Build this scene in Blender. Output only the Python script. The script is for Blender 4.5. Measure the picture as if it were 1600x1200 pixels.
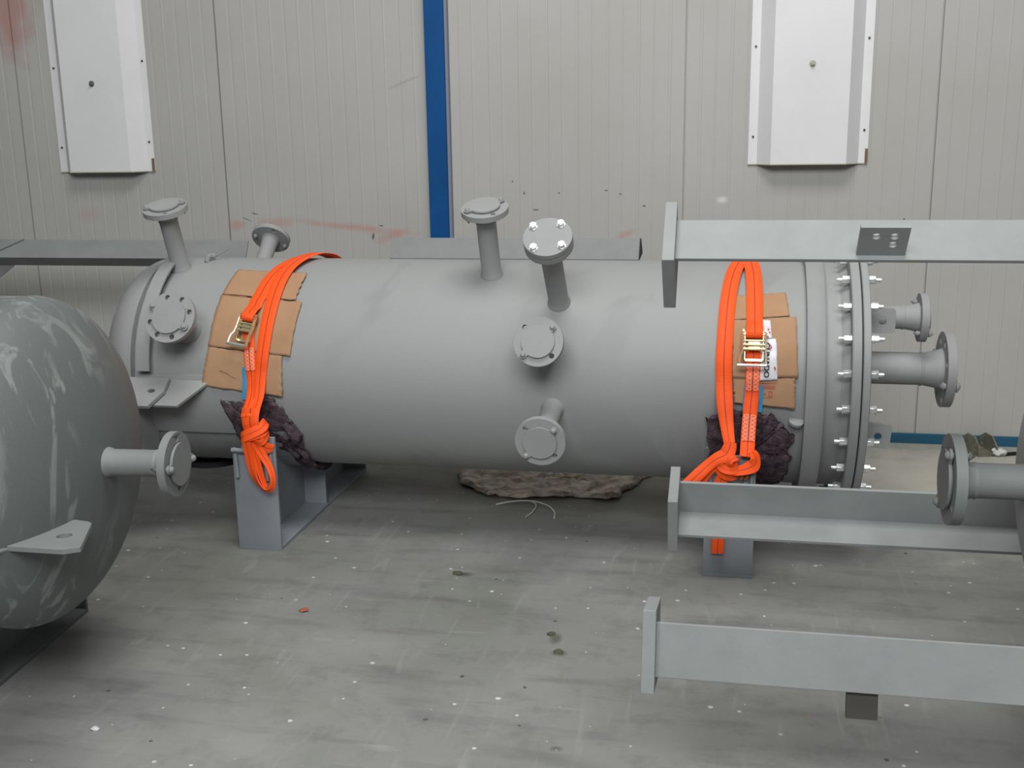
import bpy, bmesh, math, random
from mathutils import Vector, Matrix, noise
from mathutils.geometry import tessellate_polygon
R_=math.radians
random.seed(4)
sc=bpy.context.scene
for o in list(bpy.data.objects): bpy.data.objects.remove(o)
COL=sc.collection
# ------------------------------------------------------------------ camera
CAMZ=1.3018; FPX=1710.59; YAW,PITCH,ROLL=.1944,.2276,-.016
cy,sy,cp,sp=math.cos(YAW),math.sin(YAW),math.cos(PITCH),math.sin(PITCH)
fw=Vector((-sy*cp,cy*cp,-sp)); r0=Vector((cy,sy,0)); u0=r0.cross(fw)
rt=r0*math.cos(ROLL)+u0*math.sin(ROLL); up=-r0*math.sin(ROLL)+u0*math.cos(ROLL)
cam=bpy.data.objects.new('camera',bpy.data.cameras.new('camera')); COL.objects.link(cam)
m=Matrix((( rt.x,up.x,-fw.x),(rt.y,up.y,-fw.y),(rt.z,up.z,-fw.z))).to_4x4(); m.translation=Vector((0,0,CAMZ))
cam.matrix_world=m; cam.data.sensor_width=36; cam.data.lens=FPX/1600*36; cam.data.clip_start=.05
sc.camera=cam
# ------------------------------------------------------------------ light
sc.view_settings.view_transform='Standard'; sc.view_settings.look='None'
sc.view_settings.gamma=1; sc.view_settings.use_curve_mapping=False; sc.view_settings.exposure=0.0
w=bpy.data.worlds.new('hall_air'); sc.world=w; w.use_nodes=True
bg=w.node_tree.nodes['Background']; bg.inputs[0].default_value=(.93,.97,1,1); bg.inputs[1].default_value=.12
def area(name,loc,rot,sx,sy_,e,col=(1,1,1)):
    l=bpy.data.lights.new(name,'AREA'); l.shape='RECTANGLE'; l.size=sx; l.size_y=sy_; l.energy=e; l.color=col
    o=bpy.data.objects.new(name,l); COL.objects.link(o); o.location=loc; o.rotation_euler=rot; return o
area('skylight',(-.1,1.9,4.9),(R_(-4),0,0),2.4,1.6,128,(1,.99,.96))
area('front_fill',(.0,-1.5,3.6),(R_(57),0,0),3.0,1.6,205,(.97,.99,1))  # unseen front area light, added to brighten faces turned to the camera

# ------------------------------------------------------------------ materials
def mat(name,col,rough=.6,metal=0,spec=.3,var=0,vscale=6,bump=0,bscale=60,col2=None,detail=6,rv=0):
    m=bpy.data.materials.new(name); m.use_nodes=True; nt=m.node_tree; b=nt.nodes['Principled BSDF']
    b.inputs['Base Color'].default_value=(*col,1); b.inputs['Roughness'].default_value=rough
    b.inputs['Metallic'].default_value=metal; b.inputs['Specular IOR Level'].default_value=spec
    N=nt.nodes.new; L=nt.links.new
    tc=N('ShaderNodeTexCoord')
    if var or col2:
        n=N('ShaderNodeTexNoise'); n.inputs['Scale'].default_value=vscale; n.inputs['Detail'].default_value=detail; n.inputs['Roughness'].default_value=.6
        L(tc.outputs['Object'],n.inputs['Vector'])
        cr=N('ShaderNodeValToRGB'); c2=col2 or tuple(c*(1+var) for c in col); c1=tuple(c*(1-var) for c in col) if not col2 else col
        cr.color_ramp.elements[0].position=.35; cr.color_ramp.elements[1].position=.68
        cr.color_ramp.elements[0].color=(*c1,1); cr.color_ramp.elements[1].color=(*c2,1)
        L(n.outputs['Fac'],cr.inputs['Fac']); L(cr.outputs['Color'],b.inputs['Base Color'])
    if bump:
        n2=N('ShaderNodeTexNoise'); n2.inputs['Scale'].default_value=bscale; n2.inputs['Detail'].default_value=5
        L(tc.outputs['Object'],n2.inputs['Vector'])
        bp=N('ShaderNodeBump'); bp.inputs['Strength'].default_value=bump; bp.inputs['Distance'].default_value=.004
        L(n2.outputs['Fac'],bp.inputs['Height']); L(bp.outputs['Normal'],b.inputs['Normal'])
    return m
GREY=(.315,.322,.318)
M={}
M['paint']=mat('grey_primer_paint',GREY,.62,0,.3,var=.06,vscale=5,bump=.12,bscale=220)
M['paint2']=mat('grey_steel_paint',(.255,.266,.264),.55,0,.3,var=.07,vscale=9,bump=.06,bscale=150)
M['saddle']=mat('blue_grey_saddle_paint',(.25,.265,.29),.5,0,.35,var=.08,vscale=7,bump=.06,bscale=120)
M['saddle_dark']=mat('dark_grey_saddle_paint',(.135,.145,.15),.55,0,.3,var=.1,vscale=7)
M['paint_dark']=mat('darker_grey_primer',(.205,.217,.212),.6,0,.3,var=.07,vscale=8,bump=.1,bscale=200)
M['hole']=mat('dark_gasket_and_shade',(.03,.03,.03),.8)  # gasket black, also the painted shade in the open beam end
M['white']=mat('white_sheet_metal',(.77,.765,.77),.45,0,.4,var=.03,vscale=4)
M['cover_trim']=mat('cover_edge_cream',(.50,.47,.38),.5)
M['brown']=mat('brown_rust_bracket',(.20,.13,.08),.7)
M['screw']=mat('dark_screw',(.08,.08,.08),.5,.6)
M['bolt_dull']=mat('dull_zinc_bolt',(.30,.29,.26),.4,.8)
M['blue']=mat('blue_column_paint',(.003,.075,.25),.5,0,.2,var=.12,vscale=6)
M['bluetrim']=mat('blue_skirting_paint',(.02,.10,.17),.55,0,.3)
M['column_edge']=mat('grey_blue_flashing',(.22,.25,.31),.5)
M['zinc']=mat('bright_zinc_plating',(.84,.88,.86),.27,.8,.5,var=.08,vscale=40)
M['gold']=mat('yellow_zinc_plating',(.74,.66,.42),.3,.75,.5,var=.22,vscale=45)
M['dark_plate']=mat('dark_plate_colour',(.06,.055,.05),.8)
M['blueband']=mat('blue_label_fabric',(.05,.28,.50),.7)
M['white_film']=mat('white_plastic_film',(.70,.69,.73),.3,0,.5,var=.06,vscale=18)
M['ink']=mat('black_ink',(.02,.02,.025),.7)
M['redink']=mat('red_ink',(.55,.06,.04),.7)
M['redink2']=mat('faded_red_print',(.50,.13,.08),.8)
M['plain_black']=mat('black_cable_and_flange',(.015,.015,.015),.6)
M['rust']=mat('rusty_link',(.28,.11,.06),.75,0,.2,var=.3,vscale=60)
M['galv']=mat('dull_galvanised_steel',(.22,.21,.16),.5,.3,.4,var=.25,vscale=25)
M['scrap']=mat('white_scrap_plastic',(.62,.63,.60),.5)
M['chip']=mat('orange_brick_chip',(.35,.12,.07),.9)
M['crumb']=mat('olive_dry_crumbs',(.09,.09,.06),.9)

def shell_mat(name,base,streak,amount,scale):
    m=bpy.data.materials.new(name); m.use_nodes=True; nt=m.node_tree; b=nt.nodes['Principled BSDF']; N=nt.nodes.new; L=nt.links.new
    b.inputs['Roughness'].default_value=.55; b.inputs['Specular IOR Level'].default_value=.35
    tc=N('ShaderNodeTexCoord')
    n0=N('ShaderNodeTexNoise'); n0.inputs['Scale'].default_value=2.3; n0.inputs['Detail'].default_value=2; n0.inputs['Distortion'].default_value=1.2
    L(tc.outputs['Object'],n0.inputs['Vector'])
    n=N('ShaderNodeTexNoise'); n.inputs['Scale'].default_value=scale; n.inputs['Detail'].default_value=4; n.inputs['Distortion'].default_value=2.6; n.inputs['Roughness'].default_value=.55
    mp=N('ShaderNodeMapping'); mp.inputs['Scale'].default_value=(1.0,1.0,.35); mp.inputs['Rotation'].default_value=(.5,0.1,.3)
    L(tc.outputs['Object'],mp.inputs['Vector']); L(mp.outputs['Vector'],n.inputs['Vector'])
    cr=N('ShaderNodeValToRGB'); cr.color_ramp.elements[0].position=.53; cr.color_ramp.elements[1].position=.62
    L(n.outputs['Fac'],cr.inputs['Fac'])
    cr0=N('ShaderNodeValToRGB'); cr0.color_ramp.elements[0].position=.36; cr0.color_ramp.elements[1].position=.56
    L(n0.outputs['Fac'],cr0.inputs['Fac'])
    mu=N('ShaderNodeMath'); mu.operation='MULTIPLY'; L(cr.outputs['Color'],mu.inputs[0]); L(cr0.outputs['Color'],mu.inputs[1])
    mu2=N('ShaderNodeMath'); mu2.operation='MULTIPLY'; L(mu.outputs[0],mu2.inputs[0]); mu2.inputs[1].default_value=amount
    mx=N('ShaderNodeMixRGB'); mx.inputs[1].default_value=(*base,1); mx.inputs[2].default_value=(*streak,1)
    L(mu2.outputs[0],mx.inputs[0]); L(mx.outputs[0],b.inputs['Base Color'])
    n2=N('ShaderNodeTexNoise'); n2.inputs['Scale'].default_value=260
    L(tc.outputs['Object'],n2.inputs['Vector'])
    bp=N('ShaderNodeBump'); bp.inputs['Strength'].default_value=.12; bp.inputs['Distance'].default_value=.003
    L(n2.outputs['Fac'],bp.inputs['Height']); L(bp.outputs['Normal'],b.inputs['Normal'])
    return m
M['shell']=shell_mat('grey_shell_primer',GREY,(.245,.25,.25),.5,1.6)
M['shell2']=shell_mat('grey_green_shell_primer',(.130,.143,.139),(.27,.285,.275),.8,9.0)

def strap_mat():
    m=bpy.data.materials.new('orange_polyester_webbing'); m.use_nodes=True; nt=m.node_tree; b=nt.nodes['Principled BSDF']; N=nt.nodes.new; L=nt.links.new
    b.inputs['Roughness'].default_value=.6; b.inputs['Specular IOR Level'].default_value=.3
    uv=N('ShaderNodeUVMap'); sx=N('ShaderNodeSeparateXYZ'); L(uv.outputs[0],sx.inputs[0])
    cr=N('ShaderNodeValToRGB'); e=cr.color_ramp; base=(1.0,.105,.012,1); dark=(.42,.03,.006,1)
    e.elements[0].position=0; e.elements[0].color=base
    e.elements[1].position=1; e.elements[1].color=base
    for p,c in ((.455,base),(.485,dark),(.515,dark),(.545,base)):
        k=e.elements.new(p); k.color=c
    L(sx.outputs['Y'],cr.inputs['Fac']); L(cr.outputs[0],b.inputs['Base Color'])
    wv=N('ShaderNodeMath'); wv.operation='SINE'; ml=N('ShaderNodeMath'); ml.operation='MULTIPLY'; ml.inputs[1].default_value=1500
    L(sx.outputs['X'],ml.inputs[0]); L(ml.outputs[0],wv.inputs[0])
    bp=N('ShaderNodeBump'); bp.inputs['Strength'].default_value=.25; bp.inputs['Distance'].default_value=.001
    L(wv.outputs[0],bp.inputs['Height']); L(bp.outputs[0],b.inputs['Normal'])
    return m
M['strap']=strap_mat()
def stitch_mat():
    # white zig-zag stitching sewn in the orange webbing
    m=bpy.data.materials.new('white_zigzag_stitched_webbing'); m.use_nodes=True; nt=m.node_tree; b=nt.nodes['Principled BSDF']; N=nt.nodes.new; L=nt.links.new
    b.inputs['Roughness'].default_value=.7
    uv=N('ShaderNodeUVMap'); sx=N('ShaderNodeSeparateXYZ'); L(uv.outputs[0],sx.inputs[0])
    def M2(op,a,bv):
        n=N('ShaderNodeMath'); n.operation=op
        for i,v in enumerate((a,bv)):
            if isinstance(v,(int,float)): n.inputs[i].default_value=v
            elif v is not None: L(v,n.inputs[i])
        return n.outputs[0]
    X=M2('MULTIPLY',sx.outputs['X'],85.0)   # per metre along
    def line(sgn):
        ph=M2('ADD',X,M2('MULTIPLY',sx.outputs['Y'],sgn*2.0))
        f=M2('ABSOLUTE',M2('SUBTRACT',M2('FRACT',ph,None),.5),None)
        return M2('LESS_THAN',f,.13)
    z=M2('MAXIMUM',line(1),line(-1))
    cen=M2('LESS_THAN',M2('ABSOLUTE',M2('SUBTRACT',sx.outputs['Y'],.5),None),.06)
    mx=N('ShaderNodeMixRGB'); mx.inputs[1].default_value=(1,.13,.03,1); mx.inputs[2].default_value=(.90,.36,.25,1); L(z,mx.inputs[0])
    mx2=N('ShaderNodeMixRGB'); mx2.inputs[2].default_value=(.45,.05,.02,1); L(mx.outputs[0],mx2.inputs[1]); L(cen,mx2.inputs[0])
    L(mx2.outputs[0],b.inputs['Base Color'])
    return m
M['stitch']=stitch_mat()

def cardboard_mat():
    m=mat('brown_cardboard',(.40,.235,.135),.85,0,.15,col2=(.47,.285,.17),vscale=5,bump=.25,bscale=40)
    return m
M['card']=cardboard_mat()
def felt_mat():
    m=mat('purple_grey_felt',(.045,.034,.043),.95,0,.05,col2=(.16,.115,.135),vscale=38,bump=1.0,bscale=160,detail=8)
    nt=m.node_tree; N=nt.nodes.new; L=nt.links.new; b=nt.nodes['Principled BSDF']
    tc=N('ShaderNodeTexCoord'); v=N('ShaderNodeTexNoise'); v.inputs['Scale'].default_value=260; v.inputs['Detail'].default_value=1; L(tc.outputs['Object'],v.inputs['Vector'])
    g=N('ShaderNodeMath'); g.operation='GREATER_THAN'; g.inputs[1].default_value=.74; L(v.outputs['Fac'],g.inputs[0])
    src=b.inputs['Base Color'].links[0].from_socket
    mx=N('ShaderNodeMixRGB'); L(src,mx.inputs[1]); mx.inputs[2].default_value=(.34,.30,.33,1); L(g.outputs[0],mx.inputs[0]); L(mx.outputs[0],b.inputs['Base Color'])
    return m
M['felt']=felt_mat()

def blob(nt,coord,centre,size,rotz=0.0,noise_amt=.5,nscale=14,soft=(.25,.75)):
    """soft edged irregular stain and tone mask around a world point"""
    N=nt.nodes.new; L=nt.links.new
    mp=N('ShaderNodeMapping'); mp.vector_type='TEXTURE'; mp.inputs['Location'].default_value=centre; mp.inputs['Scale'].default_value=size; mp.inputs['Rotation'].default_value=(0,rotz,0)
    L(coord,mp.inputs['Vector'])
    ln=N('ShaderNodeVectorMath'); ln.operation='LENGTH'; L(mp.outputs[0],ln.inputs[0])
    n=N('ShaderNodeTexNoise'); n.inputs['Scale'].default_value=nscale; n.inputs['Detail'].default_value=5; L(coord,n.inputs['Vector'])
    a=N('ShaderNodeMath'); a.operation='MULTIPLY_ADD'; L(n.outputs['Fac'],a.inputs[0]); a.inputs[1].default_value=noise_amt*2; a.inputs[2].default_value=-noise_amt
    s=N('ShaderNodeMath'); s.operation='ADD'; L(ln.outputs['Value'],s.inputs[0]); L(a.outputs[0],s.inputs[1])
    mr=N('ShaderNodeMapRange'); mr.inputs['From Min'].default_value=1.0; mr.inputs['From Max'].default_value=soft[0]; L(s.outputs[0],mr.inputs['Value'])
    return mr.outputs[0]
def mixin(nt,src,mask,col,amt):
    N=nt.nodes.new; L=nt.links.new
    mu=N('ShaderNodeMath'); mu.operation='MULTIPLY'; L(mask,mu.inputs[0]); mu.inputs[1].default_value=amt
    mx=N('ShaderNodeMixRGB'); mx.inputs[2].default_value=(*col,1)
    if isinstance(src,tuple): mx.inputs[1].default_value=(*src,1)
    else: L(src,mx.inputs[1])
    L(mu.outputs[0],mx.inputs[0]); return mx.outputs[0]
def wall_mat():
    m=mat('cream_grey_sandwich_panel',(.44,.43,.405),.5,0,.3,col2=(.475,.465,.445),vscale=1.6)
    nt=m.node_tree; b=nt.nodes['Principled BSDF']; tc=nt.nodes['Texture Coordinate'].outputs['Object']
    s=b.inputs['Base Color'].links[0].from_socket
    W=4.652
    for c,sz,ry,col,a in [((-1.62,W,.895),(.34,.2,.022),.1,(.50,.22,.19),.5),((-1.44,W,.86),(.10,.2,.03),-.35,(.50,.25,.21),.55),
                       ((-1.98,W,.915),(.13,.2,.03),0,(.50,.26,.22),.45),((-2.17,W,.905),(.05,.2,.03),0,(.50,.25,.21),.5),
                       ((-.42,W,.865),(.07,.2,.02),-.4,(.50,.25,.20),.5),((-3.2,W,1.85),(.16,.2,.25),0,(.42,.16,.13),.6),
                       ((-2.9,W,.95),(.07,.2,.04),0,(.50,.3,.27),.4),
                       ((-1.36,W,1.51),(.09,.2,.008),-.35,(.33,.32,.29),.6),((-.3,W,.96),(.2,.2,.06),0,(.46,.44,.40),.5),
                       ((-.02,W,1.01),(.03,.2,.02),0,(.75,.74,.70),.8)]:
        s=mixin(nt,s,blob(nt,tc,c,sz,ry),col,a)
    # small dark scratches and dots
    for c,sz,ry in [((-1.53,W-.004,.855),(.006,.1,.018),.15),((-1.49,W,.902),(.012,.1,.003),.2),((-2.08,W,.955),(.02,.1,.003),.2),((-1.36,W,.84),(.005,.1,.005),0),
                 ((-.85,W,1.04),(.004,.1,.008),0),((-.70,W,1.04),(.006,.1,.004),0),((-.50,W,1.05),(.010,.1,.003),0),((-.44,W,1.035),(.008,.1,.003),0),((-.9,W,1.09),(.004,.1,.004),0),
                 ((-.80,W,.97),(.016,.1,.003),0),((-.34,W,.985),(.009,.1,.004),0),((.7,W,.93),(.005,.1,.004),0),((-2.12,W,.93),(.03,.1,.002),.4)]:
        s=mixin(nt,s,blob(nt,tc,c,sz,ry,.3,90,(.6,.9)),(.10,.09,.08),.9)
    nt.links.new(s,b.inputs['Base Color']); return m
def floor_mat():
    m=mat('worn_grey_concrete',(.225,.228,.218),.55,0,.3,col2=(.275,.278,.265),vscale=1.7,bump=.25,bscale=30,detail=8)
    nt=m.node_tree; b=nt.nodes['Principled BSDF']; N=nt.nodes.new; L=nt.links.new
    tc=nt.nodes['Texture Coordinate'].outputs['Object']; s=b.inputs['Base Color'].links[0].from_socket
    # broad olive and darker traffic patches, greasy streaks
    n=N('ShaderNodeTexNoise'); n.inputs['Scale'].default_value=1.1; n.inputs['Detail'].default_value=3; n.inputs['Distortion'].default_value=.8; L(tc,n.inputs['Vector'])
    r=N('ShaderNodeValToRGB'); r.color_ramp.elements[0].position=.5; r.color_ramp.elements[1].position=.7; L(n.outputs['Fac'],r.inputs['Fac'])
    s=mixin(nt,s,r.outputs[0],(.180,.192,.155),.6)
    mp=N('ShaderNodeMapping'); mp.inputs['Scale'].default_value=(1.2,6,1); mp.inputs['Rotation'].default_value=(0,0,.5); L(tc,mp.inputs['Vector'])
    n=N('ShaderNodeTexNoise'); n.inputs['Scale'].default_value=2.2; n.inputs['Detail'].default_value=7; L(mp.outputs[0],n.inputs['Vector'])
    r=N('ShaderNodeValToRGB'); r.color_ramp.elements[0].position=.52; r.color_ramp.elements[1].position=.72; L(n.outputs['Fac'],r.inputs['Fac'])
    s=mixin(nt,s,r.outputs[0],(.135,.135,.133),.6)
    mp=N('ShaderNodeMapping'); mp.inputs['Scale'].default_value=(2.0,14,1); mp.inputs['Rotation'].default_value=(0,0,-.15); L(tc,mp.inputs['Vector'])
    n=N('ShaderNodeTexNoise'); n.inputs['Scale'].default_value=3; n.inputs['Detail'].default_value=6; L(mp.outputs[0],n.inputs['Vector'])
    r=N('ShaderNodeValToRGB'); r.color_ramp.elements[0].position=.64; r.color_ramp.elements[1].position=.74; L(n.outputs['Fac'],r.inputs['Fac'])
    s=mixin(nt,s,r.outputs[0],(.36,.36,.345),.4)
    # paint specks: voronoi cells thinned out by a noise field
    for sc_,th,cut,col in ((6.5,.060,.66,(.66,.66,.60)),(12,.075,.68,(.60,.60,.54)),(5,.040,.74,(.07,.07,.06)),(9,.04,.80,(.34,.18,.09))):
        v=N('ShaderNodeTexVoronoi'); v.inputs['Scale'].default_value=sc_; v.inputs['Randomness'].default_value=1; v.voronoi_dimensions='2D'; L(tc,v.inputs['Vector'])
        wn=N('ShaderNodeTexNoise'); wn.inputs['Scale'].default_value=60; L(tc,wn.inputs['Vector'])
        ad=N('ShaderNodeMath'); ad.operation='MULTIPLY_ADD'; L(wn.outputs['Fac'],ad.inputs[0]); ad.inputs[1].default_value=.09; L(v.outputs['Distance'],ad.inputs[2])
        lt=N('ShaderNodeMath'); lt.operation='LESS_THAN'; L(ad.outputs[0],lt.inputs[0]); 
        sp_=N('ShaderNodeSeparateColor'); L(v.outputs['Color'],sp_.inputs[0])
        tv=N('ShaderNodeMath'); tv.operation='MULTIPLY_ADD'; L(sp_.outputs[1],tv.inputs[0]); tv.inputs[1].default_value=th; tv.inputs[2].default_value=.035; L(tv.outputs[0],lt.inputs[1])
        g=N('ShaderNodeMath'); g.operation='GREATER_THAN'; L(sp_.outputs[0],g.inputs[0]); g.inputs[1].default_value=cut
        mm=N('ShaderNodeMath'); mm.operation='MULTIPLY'; L(lt.outputs[0],mm.inputs[0]); L(g.outputs[0],mm.inputs[1])
        s=mixin(nt,s,mm.outputs[0],col,.9)
    n=N('ShaderNodeTexNoise'); n.inputs['Scale'].default_value=9; n.inputs['Detail'].default_value=10; n.inputs['Roughness'].default_value=.75; L(tc,n.inputs['Vector'])
    r=N('ShaderNodeValToRGB'); r.color_ramp.elements[0].position=.5; r.color_ramp.elements[1].position=.75; L(n.outputs['Fac'],r.inputs['Fac'])
    s=mixin(nt,s,r.outputs[0],(.12,.12,.115),.55)
    mp=N('ShaderNodeMapping'); mp.inputs['Scale'].default_value=(10,1.5,1); mp.inputs['Rotation'].default_value=(0,0,.9); L(tc,mp.inputs['Vector'])
    n=N('ShaderNodeTexNoise'); n.inputs['Scale'].default_value=2.6; n.inputs['Detail'].default_value=8; n.inputs['Distortion'].default_value=.6; L(mp.outputs[0],n.inputs['Vector'])
    r=N('ShaderNodeValToRGB'); r.color_ramp.elements[0].position=.60; r.color_ramp.elements[1].position=.70; L(n.outputs['Fac'],r.inputs['Fac'])
    s=mixin(nt,s,r.outputs[0],(.33,.33,.315),.35)
    # individual marks, brown darker tone under the vessel, paler areas by the wall
    for c,sz,col,a in [((-.97,2.5,0),(.25,.10,1),(.34,.34,.33),.4),((-.39,2.54,0),(.03,.025,1),(.07,.07,.045),.8),((-.41,2.62,0),(.02,.04,1),(.08,.08,.05),.7),
                     ((-.75,3.0,0),(.035,.02,1),(.06,.065,.05),.8),((-.33,2.1,0),(.02,.015,1),(.08,.09,.06),.7),((-1.30,1.95,0),(.03,.02,1),(.28,.28,.26),.6),
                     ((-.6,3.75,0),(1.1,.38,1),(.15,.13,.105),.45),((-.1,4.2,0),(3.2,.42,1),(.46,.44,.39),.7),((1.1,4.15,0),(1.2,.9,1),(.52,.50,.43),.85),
                     ((-1.0,2.0,0),(.15,.10,1),(.34,.34,.33),.4)]:
        s=mixin(nt,s,blob(nt,tc,c,sz,0,.5,8),col,a)
    L(s,b.inputs['Base Color']); return m
M['wall']=wall_mat(); M['floor']=floor_mat()
def sheet_mat():
    m=mat('crumpled_dirty_wrapping',(.30,.24,.19),.4,0,.5,bump=.8,bscale=18)
    nt=m.node_tree; b=nt.nodes['Principled BSDF']; N=nt.nodes.new; L=nt.links.new; tc=nt.nodes['Texture Coordinate'].outputs['Object']
    mp=N('ShaderNodeMapping'); mp.inputs['Scale'].default_value=(.8,1.5,1); L(tc,mp.inputs['Vector'])
    n=N('ShaderNodeTexNoise'); n.inputs['Scale'].default_value=4.5; n.inputs['Detail'].default_value=9; n.inputs['Distortion'].default_value=2.8; n.inputs['Roughness'].default_value=.62; L(mp.outputs[0],n.inputs['Vector'])
    r=N('ShaderNodeValToRGB'); e=r.color_ramp
    e.elements[0].position=.36; e.elements[0].color=(.24,.17,.12,1); e.elements[1].position=.66; e.elements[1].color=(.95,.88,.79,1)
    for p,c in ((.44,(.55,.42,.31,1)),(.50,(.58,.55,.50,1)),(.56,(.85,.69,.54,1))):
        k=e.elements.new(p); k.color=c
    L(n.outputs['Fac'],r.inputs['Fac']); L(r.outputs[0],b.inputs['Base Color']); return m
M['wrap']=sheet_mat()

# ------------------------------------------------------------------ mesh helpers
def link(name,bm,material,parent=None,smooth=True,bevel=0,solid=0,mtx=None,angle=35):
    if mtx is not None: bm.transform(mtx)
    bmesh.ops.recalc_face_normals(bm,faces=bm.faces) if not solid else None
    me=bpy.data.meshes.new(name); bm.to_mesh(me); bm.free()
    if isinstance(material,(list,tuple)):
        for x in material: me.materials.append(x)
    else: me.materials.append(material)
    if smooth:
        for p in me.polygons: p.use_smooth=True
        try: me.set_sharp_from_angle(angle=R_(angle))
        except Exception: pass
    o=bpy.data.objects.new(name,me); COL.objects.link(o)
    if parent is not None: o.parent=parent
    if solid:
        s=o.modifiers.new('thickness','SOLIDIFY'); s.thickness=solid; s.offset=0
    if bevel:
        b=o.modifiers.new('bevel','BEVEL'); b.width=bevel; b.segments=2; b.limit_method='ANGLE'; b.angle_limit=R_(40)
    return o
def tag(o,label=None,cat=None,group=None,kind=None):
    if label: o['label']=label
    if cat: o['category']=cat
    if group: o['group']=group
    if kind: o['kind']=kind
    return o
def thing(name,label,cat,group=None,loc=(0,0,0),rotz=0):
    o=bpy.data.objects.new(name,None); COL.objects.link(o); o.location=loc; o.rotation_euler=(0,0,rotz); o.empty_display_size=.1
    return tag(o,label,cat,group)
def inv(parent):   # parts are modelled in world space and stored relative to the thing's base
    m=Matrix.LocRotScale(parent.location,parent.rotation_euler,None); return m.inverted()
def V(*a): return Vector(a)
def frame(o,z,x=(1,0,0)):
    z=Vector(z).normalized(); x=Vector(x); x=(x-z*x.dot(z)).normalized(); y=z.cross(x)
    m=Matrix(((x.x,y.x,z.x),(x.y,y.y,z.y),(x.z,y.z,z.z))).to_4x4(); m.translation=Vector(o); return m
def add_box(bm,c,s,mtx=None):
    m=Matrix.Translation(Vector(c))@Matrix.Diagonal((*s,1))
    if mtx is not None: m=mtx@m
    bmesh.ops.create_cube(bm,size=1,matrix=m)
def box(c,s,mtx=None):
    bm=bmesh.new(); add_box(bm,c,s,mtx); return bm
def add_cyl(bm,z0,z1,r,seg=32,mtx=None,r2=None,c=(0,0)):
    m=Matrix.Translation((c[0],c[1],(z0+z1)/2))
    if mtx is not None: m=mtx@m
    bmesh.ops.create_cone(bm,cap_ends=True,segments=seg,radius1=r,radius2=r if r2 is None else r2,depth=z1-z0,matrix=m)
def lathe(prof,seg=64,mtx=None,closed=False,bm=None):
    """profile of (radius,z), revolved round local z"""
    bm=bm or bmesh.new(); rings=[]
    for r,z in prof:
        if r<1e-6: rings.append([bm.verts.new((0,0,z))])
        else: rings.append([bm.verts.new((r*math.cos(2*math.pi*i/seg),r*math.sin(2*math.pi*i/seg),z)) for i in range(seg)])
    n=len(rings)
    for k in range(n if closed else n-1):
        a,b=rings[k],rings[(k+1)%n]
        for i in range(seg):
            j=(i+1)%seg
            if len(a)==1 and len(b)==1: continue
            if len(a)==1: bm.faces.new((a[0],b[i],b[j]))
            elif len(b)==1: bm.faces.new((a[i],a[j],b[0]))
            else: bm.faces.new((a[i],a[j],b[j],b[i]))
    if mtx is not None: bm.transform(mtx)
    return bm
def circle(c,r,n=24): return [(c[0]+r*math.cos(2*math.pi*i/n),c[1]+r*math.sin(2*math.pi*i/n)) for i in range(n)]
def slab(outer,holes,z0,z1,mtx=None,bm=None):
    """flat plate with real holes, outline in local xy"""
    bm=bm or bmesh.new(); loops=[outer]+list(holes)
    pts=[p for l in loops for p in l]
    tri=tessellate_polygon([[Vector((x,y,0)) for x,y in l] for l in loops])
    lo=[bm.verts.new((x,y,z0)) for x,y in pts]; hi=[bm.verts.new((x,y,z1)) for x,y in pts]
    for a,b,c in tri:
        try: bm.faces.new((lo[a],lo[b],lo[c])); bm.faces.new((hi[a],hi[c],hi[b]))
        except ValueError: pass
    k=0
    for l in loops:
        n=len(l)
        for i in range(n):
            j=(i+1)%n
            bm.faces.new((lo[k+i],lo[k+j],hi[k+j],hi[k+i]))
        k+=n
    if mtx is not None: bm.transform(mtx)
    return bm
def catmull(P,n=8):
    P=[Vector(p) for p in P]; out=[]
    Q=[P[0]*2-P[1]]+P+[P[-1]*2-P[-2]]
    for i in range(1,len(Q)-2):
        p0,p1,p2,p3=Q[i-1:i+3]
        for k in range(n):
            t=k/n
            out.append(.5*((2*p1)+(p2-p0)*t+(2*p0-5*p1+4*p2-p3)*t*t+(3*p1-p0-3*p2+p3)*t*t*t))
    out.append(P[-1]); return out
def tube(P,r,seg=10,n=6,bm=None,mtx=None,smooth=True):
    bm=bm or bmesh.new(); Q=catmull(P,n) if smooth else [Vector(p) for p in P]
    rings=[]; ref=None
    for i,p in enumerate(Q):
        t=(Q[min(i+1,len(Q)-1)]-Q[max(i-1,0)]).normalized()
        if ref is None:
            ref=t.orthogonal().normalized()
        ref=(ref-t*ref.dot(t)).normalized(); s=t.cross(ref)
        rr=r(i/(len(Q)-1)) if callable(r) else r
        rings.append([bm.verts.new(p+(ref*math.cos(2*math.pi*k/seg)+s*math.sin(2*math.pi*k/seg))*rr) for k in range(seg)])
    for a,b in zip(rings,rings[1:]):
        for k in range(seg):
            bm.faces.new((a[k],a[(k+1)%seg],b[(k+1)%seg],b[k]))
    bm.faces.new(rings[0][::-1]); bm.faces.new(rings[-1])
    if mtx is not None: bm.transform(mtx)
    return bm
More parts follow.
